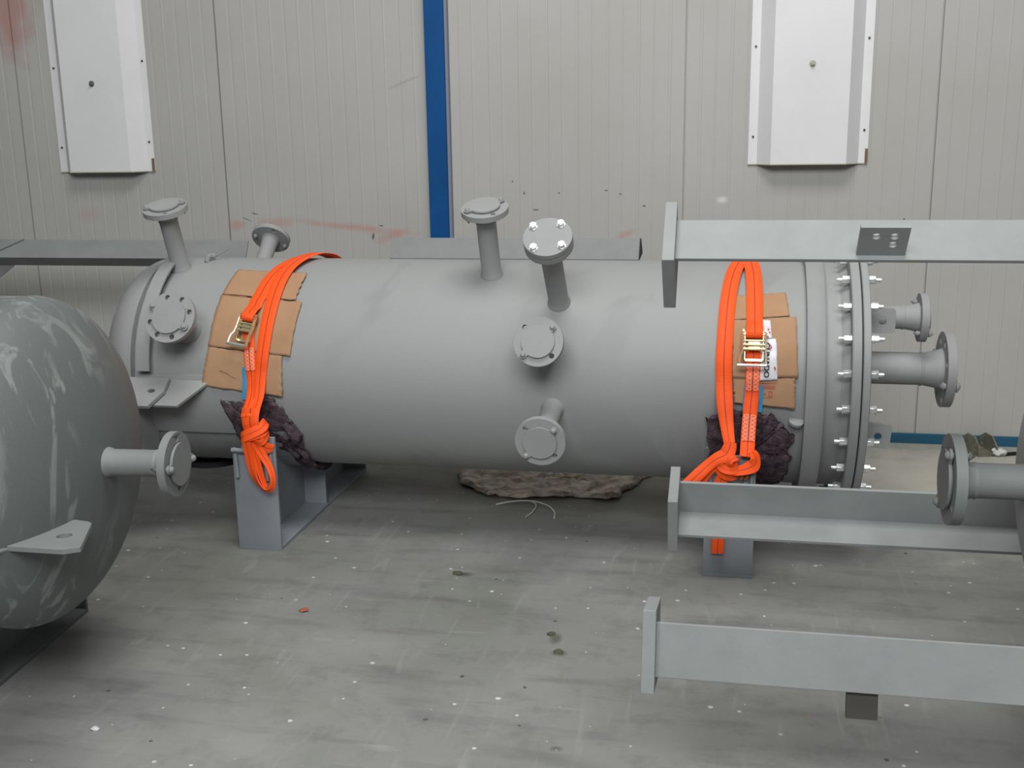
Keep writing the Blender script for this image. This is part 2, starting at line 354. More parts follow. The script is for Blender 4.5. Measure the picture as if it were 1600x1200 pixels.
def ribbon(P,Nn,w,th=.0025,n=8,bm=None):
    """flat woven band along P with face normals Nn; uv x = metres along, y = 0..1 across"""
    bm=bm or bmesh.new(); uvl=bm.loops.layers.uv.verify()
    Q=catmull(P,n); NN=catmull(Nn,n)
    if not isinstance(w,(list,tuple)): w=[w]*len(P)
    WW=[v.x for v in catmull([(a,0,0) for a in w],n)]
    d=0; rings=[]
    for i,p in enumerate(Q):
        if i: d+=(p-Q[i-1]).length
        t=(Q[min(i+1,len(Q)-1)]-Q[max(i-1,0)]).normalized(); nr=NN[i]; nr=(nr-t*nr.dot(t)).normalized(); s=t.cross(nr); h=WW[i]/2
        ring=[]
        for (a,b) in ((-1,0),(-.94,1),(-.35,1),(0,1),(.35,1),(.94,1),(1,0),(.94,-1),(-.94,-1)):
            ring.append((bm.verts.new(p+s*a*h+nr*b*th/2),d,(a+1)/2))
        rings.append(ring)
    K=len(rings[0])
    for A,B in zip(rings,rings[1:]):
        for k in range(K):
            q=(A[k],A[(k+1)%K],B[(k+1)%K],B[k])
            try: f=bm.faces.new([v[0] for v in q])
            except ValueError: continue
            for lp,v in zip(f.loops,q): lp[uvl].uv=(v[1],v[2])
    try: bm.faces.new([v[0] for v in rings[0]][::-1]); bm.faces.new([v[0] for v in rings[-1]])
    except ValueError: pass
    return bm

# ------------------------------------------------------------------ setting
W=4.652
bm=box((0,1.2,-.05),(14,9.0,.1)); tag(link('floor',bm,M['floor'],smooth=False),kind='structure')
# back wall of sandwich panels: fine vertical ribs and a deeper joint every metre
xs=[]; seams=[-5.19,-4.19,-3.193,-2.206,-1.19,-.179,.797,1.79,2.79,3.79,4.79]
for a,b in zip(seams,seams[1:]):
    n=16; stp=(b-a)/n
    xs+= [(a-.0035,0),(a-.0025,.012),(a+.0025,.012),(a+.0035,0)]
    for k in range(1,n):
        x=a+k*stp; xs+= [(x-.006,0),(x-.004,.0012),(x+.004,.0012),(x+.006,0)] if k%2 else [(x-.005,0),(x-.001,-.0010),(x+.001,-.0010),(x+.005,0)]
bm=bmesh.new(); lo=[bm.verts.new((x,W+d,-.02)) for x,d in xs]; hi=[bm.verts.new((x,W+d,4.2)) for x,d in xs]
for i in range(len(xs)-1): bm.faces.new((lo[i],lo[i+1],hi[i+1],hi[i]))
x0,x1=xs[0][0],xs[-1][0]
bl=[bm.verts.new((x0,W+.08,-.02)),bm.verts.new((x1,W+.08,-.02)),bm.verts.new((x1,W+.08,4.2)),bm.verts.new((x0,W+.08,4.2))]
bm.faces.new(bl)
tag(link('wall_back',bm,M['wall'],smooth=False),kind='structure')
bm=box((2.2,W-.006,.021),(6.6,.012,.042)); tag(link('trim_1',bm,M['bluetrim'],smooth=False,bevel=.002),kind='structure')
t=thing('steel_column','blue painted steel column standing against the panelled wall','column',loc=(-1.21,W-.03,0))
link('column_body',box((-1.213,W-.03,1.8),(.082,.05,3.6),inv(t)),M['blue'],t,False,.002)
tag(link('edge_flashing',box((-1.1665,W-.02,1.8),(.011,.03,3.6),inv(t)),M['column_edge'],t,False),'grey flashing strip beside the blue face')

def wall_cover(name,label,x0,x1,zb,side):
    t=thing(name,label,'wall cover',loc=((x0+x1)/2,W-.003,zb)); I=inv(t)
    e=.036; s=.052; D=.062; zt=zb+1.35; th=.003
    prof=[(x0,0),(x0+e,0),(x0+e+s,D),(x1-e-s,D),(x1-e,0),(x1,0)]
    bm=bmesh.new(); A=[]; B=[]
    for z,l in ((zb,A),(zt,B)):
        for x,d in prof: l.append(bm.verts.new((x,W-.004-d,z)))
    for i in range(len(prof)-1): bm.faces.new((A[i],A[i+1],B[i+1],B[i]))
    bm.transform(I); link('cover_sheet',bm,M['white'],t,False,0,th)
    # rolled lower edge
    bm=bmesh.new()
    for (xa,da),(xb,db) in zip(prof,prof[1:]):
        p=V(xa,W-.005-da,zb); q=V(xb,W-.005-db,zb); tube([p,q],.0035,8,1,bm,smooth=False)
    bm.transform(I); tag(link('lower_edge',bm,M['cover_trim'],t),'cream coloured folded lower edge')
    xm=x0+.235; zm=zb+.385
    bm=bmesh.new(); f=frame((xm,W-.004-D,zm),(0,-1,0)); add_cyl(bm,-.002,.003,.013,20,f); add_cyl(bm,.003,.011,.009,6,f); add_cyl(bm,.011,.018,.004,10,f)
    bm.transform(I); link('bolt',bm,M['bolt_dull'],t)
    for x in (x0+.018,x1-.018):
        for dz in (.11,.46,.80,1.15):
            bm=bmesh.new(); add_cyl(bm,0,.004,.0045,10,frame((x,W-.006,zb+dz+(.02 if x>xm else 0)),(0,-1,0))); bm.transform(I); link('screw',bm,M['screw'],t)
    bm=bmesh.new(); add_box(bm,(x1-.006,W-.010,zb+.03),(.010,.006,.055)); bm.transform(I)
    tag(link('corner_clip',bm,M['brown'],t,False),'small brown clip on the lower right corner')
wall_cover('wall_cover','white sheet-metal wall cover at the left, above the vessel dished end',-3.015,-2.543,1.147,0)
wall_cover('wall_cover','white sheet-metal wall cover at the right, above the orange strap and bolted flange',.078,.545,1.152,1)

# ------------------------------------------------------------------ pipe nozzle builder
def flange_bm(r,rb,n,a0,z0,z1,rh=.0085,seg=56,bore=0):
    holes=[circle((rb*math.cos(R_(a0+360/n*k)),rb*math.sin(R_(a0+360/n*k))),rh,14) for k in range(n)]
    return slab(circle((0,0),r,seg),holes,z0,z1)
def nozzle(parent,o,d,L,rp,rf,a0=45,n=4,xref=(1,0,0),cap=True,blind=False,capper=(0,),tf=.018,rh=None,material='paint',neck=.028,lab=None):
    I=inv(parent); F=I@frame(o,d,xref); mt=M[material]
    prof=[(rp*.86,-.03),(rp*1.22,-.012),(rp*1.14,.003),(rp*1.06,.010),(rp,.014),(rp,L-tf-neck-.006),(rp*1.05,L-tf-neck-.003),(rp*1.05,L-tf-neck+.001),(rp*1.01,L-tf-neck+.004),(rp*1.12,L-tf-neck*.4),(rp*1.28,L-tf),(rp*1.28,L-tf+.004)]
    part=link('nozzle',lathe(prof,40,F),mt,parent)
    if lab: part['label']=lab
    part_holes=360/n
    rb=rf*.79; rh=rh or rf*.105
    link('flange',bmesh_t(flange_bm(rf,rb,n,a0,L-tf,L,rh),F),mt,part,True,.0012)
    if cap:
        bm=bmesh.new()
        R1=rf*.665; out=[]
        ears=[R_(a0+e) for e in (0,180)] if cap is True else [R_(a0+e) for e in cap]
        # round protective cap with two ears over opposite bolt holes
        re=rf*.15
        for i in range(120):
            a=2*math.pi*i/120; rad=R1
            for ea in ears:
                da=(a-ea+math.pi)%(2*math.pi)-math.pi
                dd=(rb*math.sin(da)); 
                if abs(dd)<re and math.cos(da)>0: rad=max(rad,rb*math.cos(da)+math.sqrt(re*re-dd*dd))
            out.append((rad*math.cos(a),rad*math.sin(a)))
        slab(out,[],L+.003,L+.0085,None,bm); add_cyl(bm,L-.002,L+.004,R1*.9,48)
        link('flange_cap',bmesh_t(bm,F),mt,part,True,.0015)
        for ea in ears:
            bm=bmesh.new(); c=(rb*math.cos(ea),rb*math.sin(ea))
            lathe([(0,L+.017),(rh*.6,L+.016),(rh*1.0,L+.012),(rh*1.05,L+.0085),(rh*.8,L+.0085),(rh*.8,L-tf-.006),(rh*1.2,L-tf-.006),(0,L-tf-.020)],16,Matrix.Translation((c[0],c[1],0)),bm=bm)
            link('cap_pin',bmesh_t(bm,F),mt,part)
    if blind:
        link('gasket',bmesh_t(cylbm(L,L+.003,rf*.62),F),M['hole'],part)
        link('blind_flange',bmesh_t(cylbm(L+.003,L+.003+tf,rf,64),F),mt,part,True,.0015)
        for k in range(4):
            a=R_(a0+90*k); c=(rb*math.cos(a),rb*math.sin(a)); zt=L+.003+tf
            bm=bmesh.new(); add_cyl(bm,zt,zt+.002,.0125,24,None,None,c); add_cyl(bm,zt+.002,zt+.012,.0112,6,None,None,c); add_cyl(bm,L-tf-.020,zt,.0058,12,None,None,c)
            add_cyl(bm,L-tf-.012,L-tf,.0112,6,None,None,c); add_cyl(bm,zt+.012,zt+.0135,.0065,16,None,None,c)
            tag(link('hex_bolt',bmesh_t(bm,F),M['zinc'],part,True,.0008),'bright zinc-plated hex bolt')
    return part
def bmesh_t(bm,m): bm.transform(m); return bm
def cylbm(z0,z1,r,seg=40):
    bm=bmesh.new(); add_cyl(bm,z0,z1,r,seg); return bm

# ------------------------------------------------------------------ main vessel
YC,ZC,RV=3.524,.535,.352
def cyl(X,th,r=RV): t=R_(th); return V(X,YC-math.cos(t)*r,ZC+math.sin(t)*r)
def rad(th): t=R_(th); return V(0,-math.cos(t),math.sin(t))
mv=thing('pressure_vessel','long grey horizontal pressure vessel strapped down on two saddles along the wall','pressure vessel',loc=(-.75,YC,.015))
I=inv(mv); AX=I@frame((0,YC,ZC),(1,0,0),(0,-1,0))
link('shell',lathe([(.33,-1.90),(RV,-1.89),(RV,.335),(RV+.012,.350),(RV+.016,.362)],128,AX),M['shell'],mv)
kh=.56; hp=[(0.0,-1.89-RV*kh)]+[(RV*math.sin(a),-1.89-RV*kh*math.cos(a)) for a in [math.pi/2*i/20 for i in range(1,21)]]+[(RV,-1.87)]
link('dished_head',lathe(hp,128,AX),M['shell'],mv)
link('weld_seam',lathe([(RV-.003,-1.897),(RV+.0022,-1.893),(RV+.0022,-1.888),(RV-.003,-1.884)],128,AX),M['paint'],mv)
link('stiffening_ring',lathe([(RV-.005,.236),(.386,.236),(.388,.239),(.388,.285),(.386,.288),(RV-.005,.288)],128,AX,closed=True),M['paint'],mv)
link('body_flange',lathe([(RV-.01,.358),(.414,.358),(.417,.361),(.417,.3825),(.414,.3845),(RV-.01,.3845)],128,AX,closed=True),M['paint'],mv)
link('gasket',lathe([(0,.384),(.408,.384),(.408,.3885),(0,.3885)],96,AX),M['hole'],mv)
cf=link('cover_flange',lathe([(0,.388),(.414,.388),(.417,.3905),(.417,.407),(.414,.4095),(0,.4095)],128,AX),M['paint'],mv)
for k in range(24):
    th=12+15*k; t_=R_(th); p=V(0,YC-math.cos(t_)*.389,ZC+math.sin(t_)*.389)
    F=I@frame(p,(1,0,0),(0,-math.cos(t_),math.sin(t_)))@Matrix.Rotation(random.uniform(0,1),4,'Z')
    bm=cylbm(.322,.446,.0062,14); s=link('stud_bolt',bmesh_t(bm,F),M['zinc'],mv)
    tag(s,'bright zinc-plated threaded stud')
    for a,b in ((.336,.358),(.4095,.4315)):
        bm=cylbm(a,b,.0128,6); link('hex_nut',bmesh_t(bm,F),M['zinc'],s,True,.001)
# nozzles on the shell
nozzle(mv,cyl(-1.80,70),rad(70),.225,.030,.072,25,lab='upright nozzle nearest the dished end')
nozzle(mv,cyl(-1.70,137),rad(137),.218,.029,.072,30,lab='nozzle pointing back towards the wall')
nozzle(mv,cyl(-.725,66),rad(68),.235,.031,.073,38,lab='upright nozzle with capped flange near mid length')
nozzle(mv,cyl(-.495,46),rad(46),.285,.031,.071,52,cap=False,blind=True,lab='nozzle closed by a blind flange with four bright bolts')
nozzle(mv,cyl(-.52,20),rad(20),.165,.031,.073,45,lab='capped nozzle facing forwards at mid height')
nozzle(mv,cyl(-.502,-9.5),rad(-9.5),.232,.031,.073,45,lab='lowest capped nozzle on the shell')
nozzle(mv,cyl(-1.69,27),rad(27),.13,.040,.083,150,n=8,cap=(0,180),rh=.0085,lab='capped nozzle with eight-hole flange near the dished end')
# drain flange under the left end, given a black base colour
link('bottom_flange',bmesh_t(cylbm(.0,.020,.125,64),I@frame(cyl(-1.795,-90,RV),rad(-90))),M['plain_black'],mv,True,.0015)['label']='black round flange under the left end'
link('bottom_neck',bmesh_t(cylbm(-.03,.0,.07,40),I@frame(cyl(-1.795,-90,RV),rad(-90))),M['paint'],mv)
# end cover branches
nozzle(mv,(.409,3.52,.557),(1,0,0),.285,.051,.118,22,n=8,xref=(0,1,0),neck=.06,tf=.026,lab='large nozzle on the bolted end cover')
nozzle(mv,(.409,3.50,.722),(1,0,0),.20,.036,.075,45,n=4,xref=(0,1,0),neck=.045,tf=.022,lab='small nozzle on the bolted end cover')
# lifting eyes welded to the end cover (flat plates with a hole)
def rr(x0,x1,y0,y1,r,corners=(1,1,1,1),n=5):
    pts=[]; cs=[(x1-r,y1-r,0),(x0+r,y1-r,90),(x0+r,y0+r,180),(x1-r,y0+r,270)]
    raw=[(x1,y1),(x0,y1),(x0,y0),(x1,y0)]
    for (cx,cyy,a),k,rw in zip(cs,corners,raw):
        if k: pts+=[(cx+r*math.cos(R_(a+90*i/n)),cyy+r*math.sin(R_(a+90*i/n))) for i in range(n+1)]
        else: pts.append(rw)
    return pts
for zc_,yy,tilt in ((.738,3.34,0),(.405,3.29,-.10)):
    F=I@frame((.409,yy,zc_),(0,-1,0))@Matrix.Rotation(tilt,4,'Z')
    link('lifting_eye',slab(rr(-.004,.088,-.037,.037,.012,(1,0,0,1)),[circle((.051,-.002),.011,20)],-.006,.006,F),M['paint'],mv,False,.001)
# rounded lug beside the stiffening ring
F=I@frame(cyl(.215,-11),(0,-.1,1),(1,0,0))
link('small_lug',slab(rr(-.022,.02,-.030,.05,.02,(0,0,1,1)),[],-.004,.004,I@frame(cyl(.215,-11,RV-.0),(.2,-.45,1),(1,0,0))),M['paint'],mv,False,.001)
# curved bracket strip over the weld seam behind the eight-hole flange
bm=bmesh.new(); A=[]
for i in range(25):
    th=73-i*(73-5)/24; w0=-1.845; w1=-1.800
    A.append([bm.verts.new(cyl(x,th,r)) for x,r in ((w0,RV+.030),(w1,RV+.030),(w1,RV+.038),(w0,RV+.038))])
for a,b in zip(A,A[1:]):
    for k in range(4): bm.faces.new((a[k],a[(k+1)%4],b[(k+1)%4],b[k]))
bm.faces.new(A[0]); bm.faces.new(A[-1][::-1])
for th in (62,40,14):
    add_box(bm,(0,0,0),(.012,.016,.045),frame(cyl(-1.825,th,RV+.010),rad(th)))
bm.transform(I); link('curved_bracket',bm,M['paint'],mv,False,.001)
# hook with thin rod beside the first nozzle
bm=tube([cyl(-1.735,80,RV-.002),cyl(-1.73,82,RV+.016),cyl(-1.715,84,RV+.014)],.010,10); tube([cyl(-1.715,84,RV+.012),V(-1.665,3.50,.925)],.0022,8,bm=bm)
bm.transform(I); tag(link('hook_pin',bm,M['paint2'],mv),'small dark hook with a thin rod')
# support bracket welded at the left end: pad, end plate and sloping gusset with a slotted lug
bm=bmesh.new(); n=16
def padsheet(x0,x1,t0,t1,r0,r1,bm,n=16):
    A=[]
    for i in range(n+1):
        th=t0+(t1-t0)*i/n; A.append([bm.verts.new(cyl(x,th,r)) for x,r in ((x0,r0),(x1,r0),(x1,r1),(x0,r1))])
    for a,b in zip(A,A[1:]):
        for k in range(4): bm.faces.new((a[k],a[(k+1)%4],b[(k+1)%4],b[k]))
    bm.faces.new(A[0]); bm.faces.new(A[-1][::-1])
padsheet(-1.868,-1.49,3,-31,RV-.002,RV+.008,bm); bm.transform(I); link('bracket_pad',bm,M['paint'],mv,False,.0015)
gd=V(0,-.80,-.60); gn=V(0,-.60,.80)
F=I@frame(cyl(-1.87,1.5,RV-.01),gn,(1,0,0))      # local x = along vessel, local y = gn x X
yd=1 if (gn.cross(V(1,0,0))).dot(gd)>0 else -1
link('gusset_plate',slab([(0,0),(.255,0),(.255,yd*.03),(.185,yd*.125),(0,yd*.125)],[],-.005,.005,F),M['paint'],mv,False,.001)
F2=I@frame(cyl(-1.888,-1.0,RV+.02)+V(0,0,.012),gn,(1,0,0))
link('slotted_lug',slab([(0,0),(.150,0),(.150,yd*.055),(.118,yd*.118),(0,yd*.118)],[[(x*1.0+.108,yd*.055+y*.62) for x,y in circle((0,0),.013,18)]],-.006,.008,F2),M['paint'],mv,False,.0012)
bm=box((-1.838,3.145,.375),(.012,.15,.165)); bm.transform(I); link('bracket_end_plate',bm,M['paint'],mv,False,.001)

# ------------------------------------------------------------------ saddles
def saddle(name,label,x0,yc,half,zc,rv,wd,web_top,group=None,yaw=0,origin=None,bar=True):
    """built around its own base point, vessel axis along local x"""
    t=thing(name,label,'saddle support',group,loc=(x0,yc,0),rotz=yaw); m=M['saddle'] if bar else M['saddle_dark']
    link('base_plate',box((0,0,.006),(wd,2*half,.012)),m,t,False,.001)
    link('front_plate',slab([(-wd/2,.012),(wd/2,.012),(wd/2,web_top+.012),(-wd*.22,web_top+.012),(-wd*.30,web_top-.032),(-wd/2,web_top-.032)],[],-.005,.005,frame((0,-half+.005,0),(0,-1,0))),m,t,False,.001)
    link('rear_plate',box((0,half-.005,web_top/2+.012),(wd,.010,web_top)),m,t,False,.001)
    out=[(-half+.01,.012),(half-.01,.012),(half-.01,web_top)]
    rc=rv+.014; a1=math.asin(min(.999,(zc-web_top)/rc)); a0_=a1
    for i in range(25):
        a=-a0_-(math.pi-2*a0_)*i/24; out.append((rc*math.cos(a),zc+rc*math.sin(a)))
    out.append((-half+.01,web_top))
    F=Matrix(((0,0,1,0),(1,0,0,0),(0,1,0,0),(0,0,0,1)))
    link('web_plate',slab(out,[],-.005,.005,Matrix.Translation((-wd*.12,0,0))@F),m,t,False)
    bm=bmesh.new(); A=[]
    for i in range(25):
        a=-a0_-(math.pi-2*a0_)*i/24
        A.append([bm.verts.new((x,r*math.cos(a),zc+r*math.sin(a))) for x,r in ((-wd/2,rv+.006),(wd/2,rv+.006),(wd/2,rv+.014),(-wd/2,rv+.014))])
    for a,b in zip(A,A[1:]):
        for k in range(4): bm.faces.new((a[k],a[(k+1)%4],b[(k+1)%4],b[k]))
    bm.faces.new(A[0]); bm.faces.new(A[-1][::-1])
    link('cradle_plate',bm,m,t,False)
    for y in (0,):
        h=zc-math.sqrt(rv**2-y*y)-.02
        link('rib_plate',box((.0,y,h/2+.012),(wd-.01,.010,h)),m,t,False,.001)
    if bar:
        yb=-half-.014; bm=tube([(-wd*.45,-half+.001,.333),(-wd*.46,yb,.335),(wd*.40,yb,.335),(wd*.42,-half+.001,.333)],.0075,12,smooth=False)
        tube([(-wd*.40,-half-.011,.325),(-wd*.38,-half-.011,.245)],.006,10,bm=bm,smooth=False)
        tube([(wd*.30,-half-.011,.325),(wd*.31,-half-.011,.238)],.006,10,bm=bm,smooth=False)
        tube([(wd*.42,-half-.011,.325),(wd*.42,-half-.011,.238)],.005,10,bm=bm,smooth=False)
        link('lashing_bar',bm,m,t)
    return t
HF=.429; 
sL=saddle('saddle_support','grey steel saddle under the left strap with an orange loop hanging down its front plate',-1.443,3.525,HF,ZC,RV,.144,.365,'saddles under the long vessel')
sR=saddle('saddle_support','grey steel saddle under the right strap, partly hidden behind the middle angle leg',.0315,3.525,HF,ZC,RV,.144,.365,'saddles under the long vessel')
bm=bmesh.new(); tube([(.03,-HF-.020,.350),(.034,-HF-.030,.335),(.030,-HF-.026,.315),(.026,-HF-.018,.330),(.030,-HF-.020,.350)],.0055,10,bm=bm); tube([(.044,-HF-.020,.350),(.048,-HF-.030,.335),(.044,-HF-.026,.315),(.040,-HF-.018,.330),(.044,-HF-.020,.350)],.005,10,bm=bm)
tag(link('rusty_shackle',bm,M['rust'],sR),'rust brown link on the lashing bar')

# ------------------------------------------------------------------ near vessel at the left
Y2=.064; C2=V(-1.51,2.123,.592); R2=.371
nv=thing('pressure_vessel','near grey pressure vessel cut off by the left picture edge, smeared with pale overspray','pressure vessel',loc=(-1.9,2.1,.015))
I=inv(nv); ax=V(math.cos(Y2),math.sin(Y2),0); AX=I@frame(C2,ax,(math.sin(Y2),-math.cos(Y2),0))
kh=.45
pr=[(R2,-1.5),(R2,-.02),(R2+.001,-.004),(R2+.001,.004)]+[(R2*math.cos(a),R2*kh*math.sin(a)) for a in [math.pi/2*i/24 for i in range(1,24)]]+[(0,R2*kh)]
pr=[(0,-1.66),(R2*.6,-1.62),(R2*.93,-1.56)]+pr
link('shell',lathe(pr,128,AX),M['shell2'],nv)
nozzle(nv,C2+ax*(R2*kh-.002),ax,.165,.030,.0725,176,xref=(0,1,0),material='paint_dark',lab='capped nozzle on the centre of the dished end')
F=I@frame((-1.40,1.83,.50),(0,0,1),(1,0,0))
lug=[(-.07,.02),(.0,.004),(.122,.004),(.152,.022),(.150,.030),(.098,.152),(.085,.160),(-.07,.185)]
link('lifting_lug',slab([(x,y) for x,y in lug],[circle((.083,.075),.0155,22)],-.006,.006,F),M['paint_dark'],nv,False,.0015)
bm=tube([V(-1.415,1.815,.498),V(-1.395,1.86,.499),V(-1.375,1.915,.500),V(-1.360,1.98,.502)],.008,8); bm.transform(I); link('lug_weld',bm,M['paint_dark'],nv)
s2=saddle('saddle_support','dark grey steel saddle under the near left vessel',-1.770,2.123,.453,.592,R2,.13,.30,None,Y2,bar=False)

# ------------------------------------------------------------------ vessel on the right with angle legs
rv=thing('legged_pressure_vessel','grey vessel lying at the right edge with its angle-iron legs pointing left','pressure vessel',loc=(.9,2.24,.22))
I=inv(rv); YA,ZA,R3=2.24,.595,.365; AX=I@frame((0,YA,ZA),(1,0,0),(0,-1,0)); XH=.768
pr=[(0,XH-R3*.45)]+[(R3*math.sin(a),XH-R3*.45*math.cos(a)) for a in [math.pi/2*i/24 for i in range(1,25)]]+[(R3,XH+1.1),(R3*.9,XH+1.2),(0,XH+1.25)]
link('shell',lathe(pr,128,AX),M['shell'],rv)
nozzle(rv,(XH-R3*.45+.004,YA,ZA+.006),(-1,0,0),.155,.036,.0925,57,xref=(0,-1,0),tf=.022,rh=.009,material='paint_dark',lab='capped nozzle on the centre of the right vessel head')
legs=[((2.215,1.053),46.6,-.108,'upper angle leg with a three-hole plate standing on it'),((2.615,.378),72.7,-.108,'middle angle leg on the far side'),((1.889,.367),14.3,-.116,'lowest angle leg nearest the camera')]
def dirs(al): a=R_(al); return V(0,-math.cos(a),math.sin(a)),V(0,-math.sin(a),-math.cos(a))
for i,((y,z),al,X,lab) in enumerate(legs):
    n,g=dirs(al)   # n: upper visible face normal, g: lower visible face normal
    c=V(X,y,z); F=I@frame(c,(1,0,0),n)      # local x=n, local y = X x n
    yv=V(1,0,0).cross(n)
    # corner of the angle iron points away from the vessel axis
    rad_=V(0,y-YA,z-ZA); sx=1 if rad_.dot(n)>0 else -1; syv=1 if rad_.dot(yv)>0 else -1
    a=.050; tk=.009; L1=1.50
    prof=[(sx*a,syv*a),(sx*a,-syv*a),(sx*(a-tk),-syv*a),(sx*(a-tk),syv*(a-tk)),(-sx*a,syv*(a-tk)),(-sx*a,syv*a)]
    lg=link('leg',slab(prof,[],.010,L1,F),M['paint2'],rv,False,.0015); lg['label']=lab
    link('foot_plate',slab([(-.075,-.075),(.075,-.075),(.075,.075),(-.075,.075)],[],-.012,.012,F),M['paint2'],lg,False,.0012)
    link('mounting_pad',box((1.12,0,.395),(.50,.09,.085),I@frame((0,YA,ZA),rad_,(1,0,0))),M['paint2'],rv,False,.001)
    if i==2:   # the same small plate under the lowest leg, turned with it and coloured darker than the leg
        sF=I@frame(V(.231,y,z)+n*(a-.016)+g*(a-.004),n,(1,0,0)); yy=n.cross(V(1,0,0)); s=1 if yy.dot(g)>0 else -1
        tag(link('stop_plate',slab([(0,0),(.054,0),(.054,s*.052),(0,s*.052)],[],-.005,.005,sF),M['dark_plate'],lg,False,.0008),'short dark plate under the lowest leg')
    if i==0:
        # three-hole plate standing on the upper face
        sF=I@frame((.270,y,z)+0*c if False else V(.242,y,z)+n*a+g*.035,(g),(1,0,0))
        yy=g.cross(V(1,0,0)); s=1 if yy.dot(n)>0 else -1
        link('hole_plate',slab([(0,-.003*s),(.088,-.003*s),(.088,s*.078),(0,s*.078)],[circle((.030,s*.054),.008,16),circle((.062,s*.054),.008,16),circle((.062,s*.031),.008,16)],-.005,.005,sF),M['paint2'],lg,False,.0008)
# stand carrying the right vessel, outside the picture
saddle('saddle_support','grey steel saddle under the right vessel beyond the picture edge',1.35,YA,.40,ZA,R3,.12,.28,None,0,bar=False)

# ------------------------------------------------------------------ angle legs stored behind the long vessel
def back_beam(name,label,x0,x1,y,z,al,post_x,ends):
    t=thing(name,label,'steel beam',loc=(post_x,y,0)); I=inv(t)
    n,g=dirs(al); F=I@frame((0,y,z),(1,0,0),n); a=.05; tk=.009
    return t,I,n,g,F,a,tk
t=thing('steel_beam','grey angle beam behind the left end of the long vessel','steel beam',loc=(-1.95,4.15,0)); I=inv(t)
n_,g_=dirs(30); cc=V(0,4.15,.832); F=I@frame(cc,(1,0,0),n_); yv=V(1,0,0).cross(n_); s=1 if yv.dot(g_)>0 else -1
a=.041; tk=.008
link('angle_bar',slab([(a,s*a),(-a,s*a),(-a,s*(a-tk)),(a-tk,s*(a-tk)),(a-tk,-s*a),(a,-s*a)],[],-4.2,-1.885,F),M['paint2'],t,False,.001)
uy=n_.cross(V(1,0,0)); su=1 if uy.dot(g_)<0 else -1
link('cross_plate',slab([(-3.5,-.036*su),(-3.04,-.036*su),(-2.885,.040*su),(-3.5,.040*su)],[],0,.007,I@frame(cc+n_*a,n_,(1,0,0))),M['paint2'],t,False,.001)
link('gusset',slab([(-3.3,.78),(-2.965,.78),(-3.3,.55)],[],-.004,.004,I@frame((0,4.17,0),(0,-1,0))),M['paint2'],t,False)
link('post',box((-1.915,4.16,.40),(.045,.045,.80),I),M['paint2'],t,False,.001)
link('post',box((-3.9,4.16,.40),(.045,.045,.80),I),M['paint2'],t,False,.001)
link('post_foot',box((-1.915,4.16,.005),(.09,.09,.01),I),M['paint2'],t,False,.001)
t=thing('steel_beam','grey angle beam ending in a dark open end behind the long vessel, right of the bright-bolted nozzle','steel beam',loc=(-.6,4.15,0)); I=inv(t)
n_,g_=dirs(40); a=.048; cc=V(0,4.15,.832); F=I@frame(cc,(1,0,0),n_); yv=V(1,0,0).cross(n_); s=1 if yv.dot(g_)>0 else -1
# apex on top: one face towards the camera, the other falls away behind
link('angle_bar',slab([(a,-s*a),(a,s*a),(a-tk,s*a),(a-tk,-s*(a-tk)),(-a,-s*(a-tk)),(-a,-s*a)],[],-1.28,-.315,F),M['paint2'],t,False,.001)
link('open_end_shade',slab([(a,-s*a),(a,s*a),(-a,-s*a)],[],-.318,-.312,F),M['hole'],t,False)  # dark fill put in for the shade inside the open angle
link('post',box((-.62,4.17,.405),(.04,.04,.81),I),M['paint2'],t,False,.001)
link('post',box((-1.10,4.17,.405),(.04,.04,.81),I),M['paint2'],t,False,.001)

# ------------------------------------------------------------------ soft sheets lying on the vessel
def bilinear(q,u,v): 
    a,b,c,d=[Vector(p).to_2d() if len(p)>2 else Vector(p) for p in q]
    return (a*(1-u)+b*u)*(1-v)+(d*(1-u)+c*u)*v
def cyl_patch(bm,q,r0,nu=22,nv=22,rough=.0015,lift=None,seed=0,mi=0):
    """quad given as (X,theta) corners: top-left, top-right, bottom-right, bottom-left"""
    G=[]
    for j in range(nv+1):
        row=[]
        for i in range(nu+1):
            u,v=i/nu,j/nv; p=bilinear(q,u,v)
            ex=(noise.noise(V(v*9,seed,u*2))*.004) if i in (0,nu) else 0
            ey=(noise.noise(V(u*9,seed+5,3))*.6) if j in (0,nv) else 0
            r=r0+noise.noise(V(p.x*14,p.y*.1,seed))*rough+(lift(u,v) if lift else 0)
            row.append(bm.verts.new(cyl(p.x+ex,p.y+ey,r)))
        G.append(row)
    for j in range(nv):
        for i in range(nu):
            f=bm.faces.new((G[j][i],G[j+1][i],G[j+1][i+1],G[j][i+1])); f.material_index=mi
    return bm
cl=thing('cardboard_sheet','creased brown cardboard sheet under the left orange strap and its buckle','cardboard',loc=(-1.48,3.17,.6)); I=inv(cl)
bm=bmesh.new()
cyl_patch(bm,[(-1.585,67.2),(-1.336,63.5),(-1.343,44.2),(-1.598,47.0)],RV+.0065,seed=1,lift=lambda u,v:.004*(u>.7)*(1-v)*(u-.7)*3)
bm.transform(I); link('upper_panel',bm,M['card'],cl,True,0,.003)
bm=bmesh.new(); cyl_patch(bm,[(-1.600,46.6),(-1.319,42.9),(-1.334,13.8),(-1.612,18.0)],RV+.0075,seed=2); bm.transform(I); link('middle_panel',bm,M['card'],cl,True,0,.003)
bm=bmesh.new(); cyl_patch(bm,[(-1.610,17.6),(-1.361,13.9),(-1.362,-6.5),(-1.634,-2.0)],RV+.0075,seed=3,lift=lambda u,v:.006*v); bm.transform(I); link('lower_panel',bm,M['card'],cl,True,0,.003)
